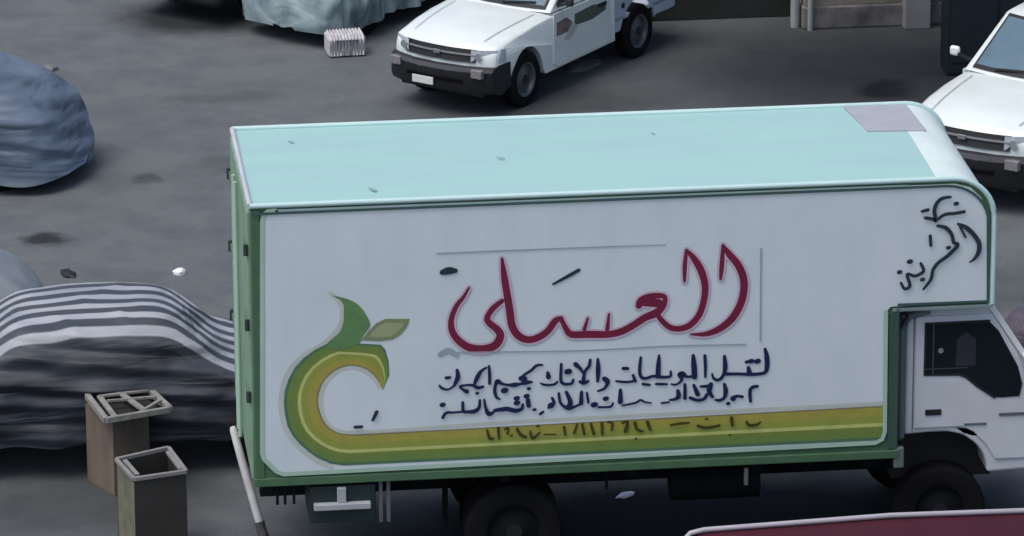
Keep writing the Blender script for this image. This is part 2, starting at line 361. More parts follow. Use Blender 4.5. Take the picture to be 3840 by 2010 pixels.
sheet([Z7(*p) for p in fl], -.018, 'flame', mat('flame_green', tuple(v*1.9 for v in lin((74, 108, 62))), .5, dirt=.5, scale=9, dirtcol=tuple(v*1.9 for v in lin((62, 86, 66)))))
leaf = [(640, 405), (690, 340), (740, 290), (800, 262), (965, 262), (945, 315), (905, 365), (850, 400), (760, 412)]
sheet([Z7(*p) for p in leaf], -.0185, 'leaf', mat('leaf_edge_green', tuple(v*1.8 for v in lin((100, 112, 78))), .5))
lc = (sum(p[0] for p in leaf)/9, sum(p[1] for p in leaf)/9)
sheet([Z7(lc[0]+(x-lc[0])*.72, lc[1]+(y-lc[1])*.66) for x, y in leaf], -.0195, 'leaf', mat('leaf_green', tuple(v*1.8 for v in lin((122, 132, 98))), .5))
q = MB(); gl = [Z7(x, y) for x, y in [(430, 90), (500, 165), (500, 290), (400, 415), (230, 520), (130, 650), (95, 825), (125, 1000), (220, 1130), (350, 1225), (440, 1262)]]
ribbon(PX([(x, y) for x, y, _ in smooth_path([(a, b, 0) for a, b in gl], 4)], -.0155), .035, -.0155, q)
gi = [Z7(x, y) for x, y in [(760, 720), (700, 640), (600, 592), (500, 605), (410, 680), (365, 800), (395, 945), (470, 1012), (600, 1026), (900, 1010)]]+[(2000, 1578), (3310, 1512)]
ribbon(PX([(x, y) for x, y, _ in smooth_path([(a, b, 0) for a, b in gi], 4)], -.0157), .028, -.0157, q)
q.build('pale_outline', mat('pale_outline_cream', (.58, .62, .56), .5), panel)

YY = [-.0200]
def letters(strokes, org, sc, mt, name='letter', dw=0, k=5, fat=1.0):
    """strokes: list of [(x, y, w), ...] in enlargement pixels; one stroke, one ribbon, each 0.1 mm above the last"""
    for s_ in strokes:
        q = MB(); YY[0] -= .00012; s_ = [(a_, b_, c_*(fat if c_ > 41 else 1)) for a_, b_, c_ in s_]
        if len(s_) == 1:
            x, y, w_ = s_[0]; s_ = [(x-w_*.22, y+w_*.05, w_), (x+w_*.22, y-w_*.05, w_)]
        P = smooth_path(s_, k if len(s_) > 2 else 1)
        c = PX([(org[0]+x/sc, org[1]+y/sc) for x, y, _ in P], YY[0]); ws = [max(.004, (w_+dw)/sc/456) for _, _, w_ in P]
        ribbon(c, ws, YY[0], q); q.build(name, mt, panel)
main = [
 [(1748, 310, 14), (1755, 230, 24), (1762, 110, 14)], [(1762, 112, 14), (1800, 165, 34), (1850, 225, 38), (1882, 300, 40), (1886, 380, 40), (1862, 470, 40), (1812, 550, 40), (1740, 608, 36), (1660, 638, 26), (1570, 640, 8)],
 [(1533, 325, 12), (1535, 235, 22), (1545, 138, 14)], [(1545, 140, 14), (1590, 190, 32), (1632, 262, 38), (1655, 345, 36), (1650, 430, 34), (1622, 520, 34), (1570, 582, 34), (1510, 606, 32), (1450, 600, 30), (1400, 560, 28), (1362, 505, 24)],
 [(1262, 470, 34), (1275, 438, 36), (1330, 415, 34), (1405, 412, 26), (1418, 440, 24), (1400, 480, 34), (1360, 515, 44), (1300, 540, 40), (1230, 585, 38), (1160, 622, 38), (1080, 640, 38), (960, 640, 40), (860, 640, 36), (825, 600, 28), (800, 548, 22)],
 [(1290, 450, 40), (1380, 455, 48)],
 [(800, 545, 24), (765, 560, 34), (720, 620, 36), (660, 660, 38), (600, 672, 38), (545, 648, 40), (508, 590, 40), (494, 500, 40), (478, 400, 38), (462, 300, 34), (448, 190, 12)],
 [(958, 545, 10), (938, 610, 20)], [(1084, 520, 10), (1074, 610, 22)],
 [(450, 440, 22), (395, 485, 30), (360, 540, 30), (372, 572, 34), (420, 612, 38), (438, 650, 42), (408, 705, 44), (335, 728, 44), (252, 718, 42), (188, 675, 38), (150, 615, 34), (148, 545, 28), (178, 470, 24), (218, 420, 18), (252, 362, 8)]]
O1, S1 = (1600, 850), 1.5857
letters(main, O1, S1, PINK, 'letter_outline', dw=26)
letters(main, O1, S1, RED_L, dw=3)
letters([[(92, 272, 30), (130, 262, 44), (172, 262, 26)], [(752, 342, 12), (830, 300, 20), (905, 258, 20)]], O1, S1, INK)
letters([[(60, 160, 8), (500, 142, 8), (1000, 122, 8), (1420, 108, 6)], [(1988, 130, 9), (1986, 400, 8), (1984, 680, 9)], [(180, 748, 8), (900, 738, 8), (1400, 712, 8), (1900, 700, 8)], [(78, 760, 26), (130, 735, 30), (180, 765, 24)]], O1, S1, FAINT, 'ruled_line')
B_ = [[(2195, 172, 30), (2218, 270, 42), (2222, 400, 42), (2200, 478, 40), (2130, 503, 38), (2000, 510, 38), (1850, 505, 34), (1680, 505, 38)], [(1975, 420, 40), (1985, 480, 46)], [(2095, 335, 46)], [(2010, 335, 42)], [(1955, 345, 38)],
 [(1655, 268, 34), (1666, 400, 42), (1650, 500, 40), (1605, 568, 36), (1555, 585, 34), (1510, 560, 28), (1492, 505, 20)], [(1395, 262, 36), (1402, 400, 34), (1400, 545, 24)], [(1240, 260, 40), (1250, 400, 50), (1258, 545, 48)],
 [(1235, 535, 34), (1160, 542, 30), (1100, 505, 50), (1062, 520, 46), (1090, 570, 34), (1055, 622, 26), (1000, 648, 22), (950, 640, 18)],
 [(940, 470, 22), (935, 535, 30), (850, 548, 34), (770, 540, 38), (700, 535, 32), (620, 562, 36), (560, 555, 36), (530, 500, 36), (530, 400, 36), (542, 285, 28)], [(786, 258, 26), (776, 400, 42), (770, 540, 42)],
 [(745, 638, 26), (815, 640, 30), (890, 640, 22)], [(570, 640, 30), (660, 650, 28)], [(440, 520, 30), (470, 600, 36)], [(450, 590, 28), (420, 606, 26), (330, 612, 28), (215, 600, 22)], [(310, 432, 40), (370, 432, 36)],
 # second line, right part
 [(2095, 668, 32), (2030, 682, 40), (1995, 735, 40), (2002, 868, 34)], [(1895, 808, 34), (1820, 800, 32), (1770, 832, 54)], [(1655, 640, 34), (1672, 730, 42), (1655, 815, 38), (1600, 855, 36), (1540, 850, 26)], [(1705, 898, 38)],
 [(1475, 645, 44), (1452, 740, 42), (1500, 810, 30)], [(1340, 672, 26), (1440, 668, 40)], [(1420, 780, 36), (1385, 835, 38), (1300, 855, 34), (1200, 822, 38)], [(1248, 655, 32), (1300, 775, 44)], [(1130, 645, 34), (1130, 830, 40)],
 [(1035, 728, 40), (1045, 800, 44), (1000, 840, 36), (930, 852, 22)], [(915, 882, 22), (820, 892, 22)], [(680, 892, 16), (600, 880, 18), (540, 852, 24), (470, 890, 24), (300, 925, 18)], [(272, 715, 34), (270, 875, 48)]]
letters(B_, (2250, 1260), 3.548, NAVY, dw=7, fat=1.3)
A_ = [[(2420, 525, 46), (2462, 560, 50), (2455, 610, 40), (2415, 665, 32), (2330, 700, 22)], [(2328, 250, 30), (2332, 400, 44), (2325, 560, 32)], [(2222, 262, 34), (2205, 345, 38), (2150, 420, 36), (2130, 500, 38), (2125, 580, 44)],
 [(2015, 322, 46), (2085, 385, 36), (2118, 440, 26)], [(2075, 565, 34), (2130, 590, 34), (2190, 560, 34)], [(1985, 540, 30), (1960, 590, 34), (1900, 602, 34), (1840, 592, 34), (1808, 540, 34), (1815, 320, 32)], [(1912, 425, 56)],
 [(1760, 570, 26), (1720, 602, 28), (1640, 615, 28), (1560, 605, 26), (1528, 588, 18)], [(1625, 440, 36), (1635, 500, 48)], [(1550, 332, 22), (1470, 340, 34), (1390, 410, 34), (1300, 468, 30), (1240, 520, 30)], [(1250, 520, 50), (1295, 528, 60)],
 [(1405, 572, 22), (1310, 578, 46), (1245, 598, 30), (1160, 612, 44), (1060, 612, 30), (975, 592, 34), (920, 560, 44), (890, 620, 36), (880, 700, 38), (905, 785, 32), (955, 812, 16)], [(1360, 665, 38)], [(1020, 690, 54)],
 [(800, 348, 26), (808, 470, 36), (808, 595, 30)], [(765, 370, 22), (690, 420, 38), (640, 500, 42), (598, 590, 36)], [(715, 638, 34), (640, 652, 40), (580, 620, 36), (490, 615, 26), (395, 635, 30), (440, 680, 30), (490, 705, 44)], [(635, 730, 34)],
 [(352, 402, 34), (362, 500, 44), (320, 602, 40), (290, 640, 24), (220, 678, 24), (135, 655, 30), (105, 620, 20)], [(200, 515, 40), (250, 508, 36)],
 [(2175, 725, 26), (2195, 860, 28)], [(2100, 712, 38), (2092, 870, 42)], [(2090, 880, 26), (1985, 925, 32), (1920, 935, 44), (1850, 910, 34), (1800, 855, 30), (1780, 732, 32)], [(1885, 712, 36), (1940, 840, 44), (1930, 900, 50)],
 [(1685, 795, 30), (1712, 860, 40), (1665, 905, 58), (1640, 930, 36)], [(1560, 990, 30), (1520, 1020, 34)], [(2280, 890, 52)], [(2440, 805, 44)], [(2540, 870, 24), (2500, 920, 26), (2340, 925, 26)],
 [(1328, 770, 44)], [(1345, 825, 42), (1358, 905, 42)], [(1440, 960, 36)], [(1275, 890, 34), (1262, 945, 38), (1180, 975, 42), (1060, 950, 44), (970, 958, 42), (880, 970, 38)], [(1190, 800, 44)], [(1192, 865, 46)],
 [(735, 820, 24), (752, 930, 32), (800, 1020, 44), (880, 985, 20)], [(672, 828, 30), (660, 930, 38), (600, 982, 42), (500, 990, 38), (440, 980, 40), (432, 860, 34)], [(420, 990, 24), (300, 1000, 26), (200, 1005, 34), (150, 1075, 34)], [(150, 892, 42)]]
letters(A_, (1620, 1280), 3.744, NAVY, dw=8, fat=1.3)
C_ = [[(108, 170, 14), (130, 240, 20), (165, 238, 12)], [(203, 148, 20), (210, 242, 14)], [(262, 160, 18), (290, 150, 12), (284, 200, 16)], [(318, 215, 14)], [(365, 158, 20), (395, 205, 20), (440, 228, 22)], [(480, 180, 14), (500, 240, 20), (560, 190, 14)], [(545, 132, 20)],
 [(600, 205, 8), (700, 205, 8)], [(770, 140, 18), (782, 212, 12)], [(885, 118, 14), (858, 195, 18)], [(928, 118, 18), (945, 205, 16)], [(1003, 115, 18), (1028, 205, 18)], [(1098, 108, 22), (1100, 205, 16)], [(1150, 100, 16), (1188, 108, 14), (1180, 170, 14)],
 [(1275, 105, 16), (1320, 100, 20), (1300, 180, 28)], [(1382, 105, 24), (1400, 160, 20), (1450, 178, 14)], [(1490, 98, 26), (1515, 165, 18)], [(1690, 125, 14), (1770, 112, 18), (1850, 105, 12)], [(1925, 130, 20), (2000, 148, 20), (2110, 128, 20)], [(2000, 72, 16)],
 [(2215, 60, 22), (2222, 125, 22)], [(2345, 95, 16), (2368, 126, 22), (2430, 122, 20), (2465, 98, 12)], [(2200, 210, 14)], [(1390, 242, 14)]]
letters(C_, (1780, 1540), 2.3, OLIVE, dw=5)
D_ = [[(755, 288, 18), (690, 300, 24), (648, 340, 26), (630, 400, 26), (642, 470, 24), (620, 460, 24), (560, 450, 22)], [(800, 340, 28)], [(862, 402, 22), (790, 415, 22), (710, 425, 22), (650, 468, 18)], [(535, 400, 20), (580, 388, 24)],
 [(655, 512, 18), (720, 528, 28), (765, 580, 24), (780, 640, 24), (812, 662, 26), (740, 740, 26), (660, 800, 24), (620, 855, 24), (602, 930, 22), (545, 1005, 14)], [(815, 498, 18), (880, 528, 32), (940, 585, 30), (978, 650, 32), (972, 720, 30), (940, 770, 20), (905, 795, 8)],
 [(830, 520, 14), (872, 600, 14)], [(740, 682, 26)], [(598, 590, 22), (602, 665, 20)], [(440, 790, 32)], [(525, 805, 20), (545, 865, 22), (480, 902, 22), (418, 888, 20), (440, 975, 22), (400, 1002, 20), (370, 955, 16)], [(360, 872, 28)], [(538, 930, 26)]]
letters(D_, (3200, 600), 2.073, INK, dw=4)
letters([[(595, 992, 22), (640, 990, 22)], [(715, 945, 20), (742, 890, 26)]], (1000, 1050), 1.797, INK, 'paint_blot')

# ---- rear doors, seen edge-on
for k, (a, b) in enumerate(((.03, 1.0), (1.02, 1.99))):
    d_ = MB().box(-.045, -.004, a, b, Z0+.02, Z1-.04).build('rear_door', REARGREEN, truck, .01)
    yy = a if k == 0 else b
    for z in (1.65, 2.24, 2.85):
        MB().tube([(-.058, yy, z-.045), (-.058, yy, z+.045)], .018, 8).build('hinge', mat('dark_hinge', (.03, .05, .04), .6), d_, smooth=40)
        MB().box(-.058, -.046, min(yy, yy+(.3 if k == 0 else -.3)), max(yy, yy+(.3 if k == 0 else -.3)), z-.025, z+.025).build('hinge_strap', mat('strap_green', (.12, .2, .15), .6), d_, .004)
    yr = .92 if k == 0 else 1.10
    MB().tube([(-.075, yr, Z0+.05), (-.075, yr, Z1-.08)], .016, 8).build('lock_rod', TRIM, d_, smooth=40)
MB().box(-.03, .03, W-.02, W+.01, Z0, Z1-.02).build('corner_post', GREEN, truck, .008)
# ---- chassis and things below the box
MB().box(.05, 5.9, .55, .67, .62, .84).box(.05, 5.9, 1.35, 1.47, .62, .84).build('chassis_rail', UNDERSHADE, truck)
q = MB()
for x in (.1, .9, 1.9, 2.9, 3.9, 4.8): q.box(x, x+.08, .06, 1.96, .84, Z0-.001)
for x in (.5, 2.5, 3.6): q.box(x, x+.06, .67, 1.35, .66, .8)
q.build('cross_member', UNDERSHADE, truck)
MB().tube([(3.3, .42, .66), (4.0, .42, .66)], .17, 20).build('fuel_tank', UNDERSHADE, truck, smooth=40)
wheel(truck, 2.02, .22, .39, .22, -1, UNDERSHADE); wheel(truck, 2.02, .50, .39, .22, -1, UNDERSHADE); wheel(truck, 2.02, 1.79, .39, .22, 1, UNDERSHADE); wheel(truck, 2.02, 1.52, .39, .22, 1, UNDERSHADE)
MB().tube([(2.02, .3, .39), (2.02, 1.7, .39)], .07, 10).build('rear_axle', UNDERSHADE, truck)
MB().lathe([(.001, -.16), (.14, -.12), (.18, 0), (.14, .12), (.001, .16)], c=(2.02, 1.0, .39), n=16).build('differential', UNDERSHADE, truck, smooth=50)
MB().box(1.50, 1.515, .3, .62, .36, .84).build('mudguard', RUBBER, truck)
# toolbox with its pale inverted-T catch
tb = MB().box(.40, .92, .02, .5, .58, .885).build('tool_box', mat('dark_green_toolbox', (.012, .03, .028), .55, dirt=.4), truck, .012)
MB().box(.43, .875, -.045, .018, .705, .755).build('catch', mat('pale_grey_catch', (.42, .46, .48), .5, dirt=.4), tb, .006)
MB().box(.615, .685, -.02, .016, .757, .88).build('catch', MATS['pale_grey_catch'], tb, .006)
for x in (.945, 1.005): MB().box(x, x+.03, .03, .06, .56, .92).build('bracket', GREY, truck, .004)
for x in (.14, .2, .27): MB().box(x, x+.022, .04, .06, .74, .92).build('bracket', UNDERSHADE, truck, .004)
MB().box(2.74, 2.76, .1, .13, .72, .90).build('bracket', UNDERSHADE, truck); MB().box(3.83, 3.86, .0, .04, .74, .88).build('bracket', GREY, truck, .004)
MB().box(5.02, 5.1, -.01, .05, .83, 1.0).build('mudflap_bracket', mat('grey_green_bracket', (.13, .17, .15), .6, dirt=.4), truck, .01)

# ---- cab
cy0, cy1 = .14, 1.88
cabp = [(5.12, 1.05), (5.12, 2.06), (5.17, 2.11), (5.80, 2.11), (6.06, 1.70), (6.24, 1.30), (6.28, 1.0), (6.28, .72), (5.80, .70)]+[(5.44+.36*math.cos(R(a)), .70+.36*math.sin(R(a))) for a in range(8, 95, 8)]
cabp += [(5.30, 1.06)]
cab = MB().prism(cabp, cy0, cy1).build('cab', CABWHITE, truck, .03, seg=3)
MB().box(5.1, 5.9, .5, 1.5, .55, 1.04).build('engine', CHASSIS, truck)
# door with seams standing slightly proud, window cut as a dark pane with frame
dpo = [(5.20, 1.10), (5.20, 2.03), (5.79, 2.03), (5.98, 1.72), (6.12, 1.33), (6.12, 1.16), (5.86, 1.10), (5.80, 1.10), (5.62, 1.10)]
door = MB().prism([(5.20, 1.11), (5.20, 2.04), (5.81, 2.04), (6.02, 1.70), (6.15, 1.36), (6.14, .82), (5.86, .82), (5.78, .95), (5.68, 1.06), (5.58, 1.11)], cy0-.018, cy0-.001).build('door', CABWHITE, cab, .006)
wp = [(5.275, 1.555), (5.275, 1.985), (5.78, 1.985), (5.86, 1.90), (6.02, 1.60), (6.06, 1.45), (6.04, 1.345), (5.90, 1.34), (5.84, 1.345), (5.70, 1.445), (5.61, 1.525), (5.55, 1.55)]
MB().prism(wp, cy0-.024, cy0-.019).build('window', GLASSD, door)
q = MB(); ribbon([(x, z) for x, z in wp[-4:]+wp[:3]], .022, cy0-.026, q); q.build('window_rubber', BLACK, door)
MB().box(5.335, 5.345, cy0-.027, cy0-.0255, 1.56, 1.98).box(5.28, 5.62, cy0-.0272, cy0-.0256, 1.60, 1.608).build('window_guide', mat('window_guide_grey', (.05, .07, .075), .5), door)
MB().lathe([(.001, -.002), (.022, -.002), (.022, 0)], n=14, c=(5.40, cy0-.0255, 1.755)).build('sticker', mat('pale_sticker', (.22, .27, .29), .5), door)
MB().prism([(5.52, 1.62), (5.53, 1.84), (5.60, 1.90), (5.68, 1.84), (5.68, 1.62)], cy0-.0252, cy0-.0246).build('seat_back', mat('dim_seat_cloth', (.022, .026, .036), .8), door)
MB().box(5.285, 5.415, cy0-.03, cy0-.017, 1.215, 1.265).build('handle', BLACK, door, .01)
MB().box(5.60, 5.78, cy0-.028, cy0-.017, 1.118, 1.135).build('moulding', GREY, door, .003); MB().box(5.88, 6.13, cy0-.028, cy0-.017, 1.185, 1.21).build('moulding', GREY, door, .003)
MB().box(5.185, 5.192, cy0-.005, cy0, 1.08, 2.03).build('door_seam', GREY, cab)
MB().bar((5.80, cy0-.012, 2.10), (6.07, cy0-.012, 1.69), .045, .03, up=(0, 1, 0)).build('pillar_rail', WHITE, cab, .006)
mrr = MB().bar((6.07, cy0-.02, 1.69), (6.07, cy0-.22, 1.69), .035, .025).bar((6.06, cy0-.21, 1.69), (6.30, cy0-.21, 1.70), .035, .025).build('mirror_arm', WHITE, cab, .006)
MB().box(6.12, 6.24, cy0-.28, cy0-.18, 1.35, 1.665).build('mirror_head', BLACK, mrr, .03, seg=3)
MB().prism([(5.83, 2.05), (5.845, 2.06), (6.255, 1.36), (6.24, 1.35)], cy0+.12, cy1-.12).build('windscreen', GLASSD, cab)
MB().box(6.27, 6.33, cy0-.02, cy1+.02, .45, .72).build('bumper', CABWHITE, cab, .02)
wheel(truck, 5.44, .30, .37, .21, -1, UNDERSHADE); wheel(truck, 5.44, 1.72, .37, .21, 1, UNDERSHADE)
# back of cab, air duct in the gap
MB().box(5.06, 5.115, .16, 1.84, 1.0, 2.10).build('cab_back', mat('cab_back_grey_green', (.09, .13, .14), .6, dirt=.5), cab, .01)
MB().tube([(5.09, .10, 1.05), (5.09, .10, 1.95), (5.14, .10, 2.06), (5.3, .10, 2.10)], .03, 10).build('air_duct', mat('duct_grey', (.12, .16, .17), .5, dirt=.4), cab, smooth=50)
MB().tube([(5.075, -.0, 2.09), (5.075, .04, 2.09)], .02, 10).build('bolt', BLACK, cab)

# ------------------------------------------------------------------ pickups
def pickup(label, loc, rz, group, bed_load=False):
    t = thing('pickup_truck', label, 'pickup', loc, rz, group)
    hw = .80
    def bend(x, y, z):
        tt = abs(y)/hw
        if x > 1.0: x -= .16*((x-1.0)/1.0)*tt**2.4; y *= 1-.045*max(0, (x-1.2)/.8)
        if z > .8: z -= .05*tt**3.0
        if z > .9: z -= .0
        return (x, y, z)
    prof = [(2.0, .40), (2.04, .55), (2.03, .70), (1.97, .80), (1.86, .875), (1.5, .935), (1.1, .975), (.74, 1.0), (.2, 1.0), (-.72, 1.0), (-.74, .34), (.82, .30)]+[(1.25+.385*math.cos(R(a)), .33+.385*math.sin(R(a))) for a in range(175, 0, -15)]+[(1.66, .36)]
    ys = [-hw, -hw*.985, -hw*.93, -hw*.8, -hw*.5, 0, hw*.5, hw*.8, hw*.93, hw*.985, hw]
    vs = []; n = len(prof)
    for y in ys:
        e = .02 if abs(y) == hw else (.006 if abs(y) > hw*.98 else 0)
        for (x, z) in prof: vs.append(bend(x-(e if x > 1.9 else 0), y, z-(e*1.2 if z > .8 else 0)))
    fs = [(k*n+i, k*n+(i+1) % n, (k+1)*n+(i+1) % n, (k+1)*n+i) for k in range(len(ys)-1) for i in range(n)]
    tr_ = tessellate_polygon([[Vector((x, z, 0)) for x, z in prof]])
    for q_ in tr_: fs.append(tuple(q_)); fs.append(tuple(i+n*(len(ys)-1) for i in q_[::-1]))
    MB().add(vs, fs).build('body', PICKWHITE, t, smooth=38)
    # inner arches / underside
    MB().box(-.7, 1.95, -.62, .62, .25, .60).build('underbody', CHASSIS, t)
    # hood creases and shut line
    q = MB()
    for s in (-1, 1):
        q.add([bend(x, s*(.56+.05*(1.85-x)), z+.006) for x, z in ((1.84, .885), (1.5, .938), (1.1, .978), (.8, 1.0))]+[bend(x, s*(.545+.05*(1.85-x)), z+.006) for x, z in ((1.84, .885), (1.5, .938), (1.1, .978), (.8, 1.0))], [(0, 1, 5, 4), (1, 2, 6, 5), (2, 3, 7, 6)])
    q.build('bonnet_line', mat('bonnet_shut_line', (.42, .46, .47), .5), t)
    # greenhouse
    def gh(x, y, z): k = (z-1.0)/.5; return (x, y*(1-.16*k), z)
    gp = [(.78, .99), (.10, 1.47), (-.55, 1.49), (-.68, 1.40), (-.72, .99)]
    ys2 = [-.77, -.73, -.4, 0, .4, .73, .77]; vs = []; n = len(gp)
    for y in ys2:
        for (x, z) in gp: vs.append(gh(x-(.10*(abs(y)/.77)**2 if x > 0 else 0), y, z-(.03 if abs(y) > .76 and z > 1.3 else 0)))
    fs = [(k*n+i, k*n+(i+1) % n, (k+1)*n+(i+1) % n, (k+1)*n+i) for k in range(len(ys2)-1) for i in range(n)]
    fs.append(tuple(range(n))); fs.append(tuple(range(n*(len(ys2)-1), n*len(ys2))))
    MB().add(vs, fs).build('cab_shell', PICKWHITE, t, smooth=38)
    def wsc(u, v, o): # windscreen surface
        x = .78+(.10-.78)*v; z = .99+.48*v; y = u*.77; X = x-.10*(abs(y)/.77)**2
        nx, nz = .577, .817
        X, y, z = gh(X, y, z); return (X+nx*o, y, z+nz*o)
    MB().grid([[wsc(-.90+1.8*i/10, v, .010) for i in range(11)] for v in (.05, .95)]).build('windscreen_seal', BLACK, t)
    MB().grid([[wsc(-.86+1.72*i/10, v, .014) for i in range(11)] for v in (.11, .5, .9)]).build('windscreen', GLASSB, t, smooth=60)
    MB().bar(wsc(-.5, .08, .03), wsc(.1, .14, .03), .02).bar(wsc(.1, .08, .03), wsc(.7, .14, .03), .02).build('wiper', BLACK, t)
    for s in (-1, 1):
        side = [(.55, 1.05), (.08, 1.40), (-.50, 1.42), (-.56, 1.05)]
        def sp(x, z, o=.006): p = gh(x, .77, z); return (p[0], s*(p[1]+o), p[2])
        d = MB().prism([(.66, .38), (.66, .98), (-.60, .98), (-.60, .36), (.58, .33)], s*(hw+.001), s*(hw+.016)).build('door', PICKWHITE, t, .006)
        MB().add([sp(x, z, .012) for x, z in side], [(0, 1, 2, 3)]).build('window', GLASSD, d)
        MB().box(-.50, -.34, s*(hw+.017), s*(hw+.035) if s > 0 else s*(hw+.035), .84, .885).build('handle', BLACK, d)
        if s > 0:   # coloured patches on the visible door
            MB().prism([(.60, .70), (.60, .86), (.38, .88), (.25, .80), (.36, .70)], hw+.0165, hw+.019).build('door_patch', mat('door_patch_brown', (.17, .10, .09), .5, dirt=.6, scale=12, dirtcol=(.35, .3, .3)), d)
            MB().prism([(.20, .74), (.20, .88), (-.2, .90), (-.5, .86), (-.5, .78), (-.2, .73)], hw+.0165, hw+.019).build('door_patch', mat('door_patch_olive', (.10, .12, .105), .5, dirt=.4, scale=8), d)
            MB().prism([(.36, .70), (.25, .80), (.12, .72), (.3, .60), (.45, .62)], hw+.0168, hw+.0192).build('door_patch', mat('door_patch_pale', (.5, .52, .5), .5), d)
        mr_ = MB().bar((.52, s*(hw-.02), 1.04), (.56, s*(hw+.14), 1.10), .03).build('door_mirror', BLACK, t)
        MB().box(.52, .58, min(s*(hw+.12), s*(hw+.24)), max(s*(hw+.12), s*(hw+.24)), 1.07, 1.17).build('mirror_head', BLACK if s > 0 else PICKWHITE, mr_, .03, seg=3)
        # headlamp, grille corner
        MB().add([bend(2.01, s*.52, .66+.0), bend(2.035, s*.50, .80), bend(1.985, s*.79, .80), bend(1.80, s*.812, .79), bend(1.80, s*.812, .64), bend(1.965, s*.80, .64), bend(2.05, s*.50, .665)],
                 [(6, 1, 2, 5), (5, 2, 3, 4)]).build('headlight', LAMP, t)
        wheel(t, 1.25, s*.70, .33, .20, s); wheel(t, -1.30, s*.70, .33, .20, s)
    # grille bars
    def row(z0, z1, y, o, name, mt, par=t, x0=2.03):
        return MB().grid([[(lambda p: (p[0]+o, p[1], p[2]))(bend(x0-(.05 if z > .74 else 0), -y+2*y*i/12, z)) for i in range(13)] for z in (z0, z1)]).build(name, mt, par)
    for s in (-1, 1):
        MB().tube([bend(2.035, s*.60, .725), bend(2.055, s*.60, .725)], .045, 14).build('fog_reflector', mat('lamp_reflector', (.7, .74, .76), .12, metal=.8, dirt=.2), t, smooth=40)
    MB().box(2.05, 2.062, -.05, .05, .715, .765).build('badge', mat('badge_chrome', (.5, .52, .54), .3, metal=.8, dirt=.3), t, .006)
    gr = row(.655, .80, .56, .018, 'grille', BLACK)
    row(.735, .760, .58, .045, 'grille_bar', GREY, gr, 2.0)
    # bumper, dark, wrapping the corners
    bp_ = [(2.10, .30), (2.14, .36), (2.15, .56), (2.10, .60), (1.95, .62), (1.70, .62), (1.68, .34), (1.9, .26)]
    vs = []; n = len(bp_)
    ysb = [-hw-.03, -hw*.96, -hw*.8, -.4, 0, .4, hw*.8, hw*.96, hw+.03]
    for y in ysb:
        for (x, z) in bp_:
            p = bend(x, y*.98, z); vs.append(p)
    fs = [(k*n+i, k*n+(i+1) % n, (k+1)*n+(i+1) % n, (k+1)*n+i) for k in range(len(ysb)-1) for i in range(n)]
    fs.append(tuple(range(n))); fs.append(tuple(range(n*(len(ysb)-1), n*len(ysb))))
    bu = MB().add(vs, fs).build('bumper', BLACK, t, smooth=40)
    row(.555, .615, .70, .06, 'bumper_strip', GREY, bu, 2.08)
    for s in (-1, 1): MB().box(2.02, 2.09, min(s*.54, s*.70), max(s*.54, s*.70), .50, .60).build('indicator', mat('indicator_lens', (.26, .25, .26), .3, dirt=.6, scale=25), bu, .01)
    q2 = row(.43, .47, .45, .075, 'air_slot', mat('deep_black', (.004, .004, .005), .9, spec=.1), bu, 2.08)
    MB().box(2.155, 2.17, -.30, .02, .36, .45).build('number_plate', PLATE, bu, .004)
    # bed
    bed = MB().box(-2.15, -.76, -.78, .78, .55, .60)
    arcp = [(-1.30+.40*math.cos(R(a)), .34+.40*math.sin(R(a))) for a in range(170, 5, -15)]
    for s in (-1, 1):
        bed.prism([(-2.15, .95), (-.78, .95), (-.78, .42), (-.89, .42)]+arcp[::-1]+[(-1.72, .44), (-2.15, .44)], s*.78, s*.74)
    bed.box(-2.17, -2.12, -.78, .78, .45, .95).box(-.80, -.76, -.78, .78, .45, .97)
    bo = bed.build('cargo_bed', mat('bed_shade_blue_white', (.50, .56, .66), .4, dirt=.4, scale=3), t, .01)  # bluish shade at the rear is put into the bed colour
    MB().tube([(-.95, .778, .72), (-.95, .79, .72)], .035, 12).build('fuel_cap', BLACK, bo)
    for s in (-1, 1): MB().box(-2.19, -2.165, s*.66-.06, s*.66+.06, .55, .85).build('tail_lamp', mat('tail_red', (.3, .02, .02), .3), bo)
    MB().box(-2.1, 1.2, -.45, -.37, .34, .46).box(-2.1, 1.2, .37, .45, .34, .46).tube([(-1.3, -.6, .33), (-1.3, .6, .33)], .05, 8).build('frame', CHASSIS, t)
    MB().box(-2.3, -2.2, -.7, .7, .38, .50).build('rear_bumper', BLACK, t, .02)
    return t
H = -2.282
def place(px, py, lx, ly, z=0.0):
    """position of a thing whose local point (lx, ly) stands on the ground at photo pixel"""
    g_ = at(px, py, z=z); c_, s_ = math.cos(H), math.sin(H)
    return (g_.x-(lx*c_-ly*s_), g_.y-(lx*s_+ly*c_), 0)
P1 = (3.818, 14.056, 0); PSC = (.83, .80, .88)
p1 = pickup('white pickup with black bumper and coloured door patches, parked behind the box truck', P1, H, 'white pickups')
p1.scale = PSC
def copy_tree(o, parent=None):
    c = o.copy(); COL.objects.link(c); c.parent = parent
    for ch in o.children: copy_tree(ch, c)
    return c
p2 = copy_tree(p1); p2['label'] = 'white pickup cut off by the right edge of the photo, beyond the truck cab'
d12 = at(3653, 318, z=.9)-at(1660, -19, z=.9)
p2.location = (P1[0]+d12.x-.02, P1[1]+d12.y+.22, 0); p2.scale = tuple(v*1.12 for v in PSC)

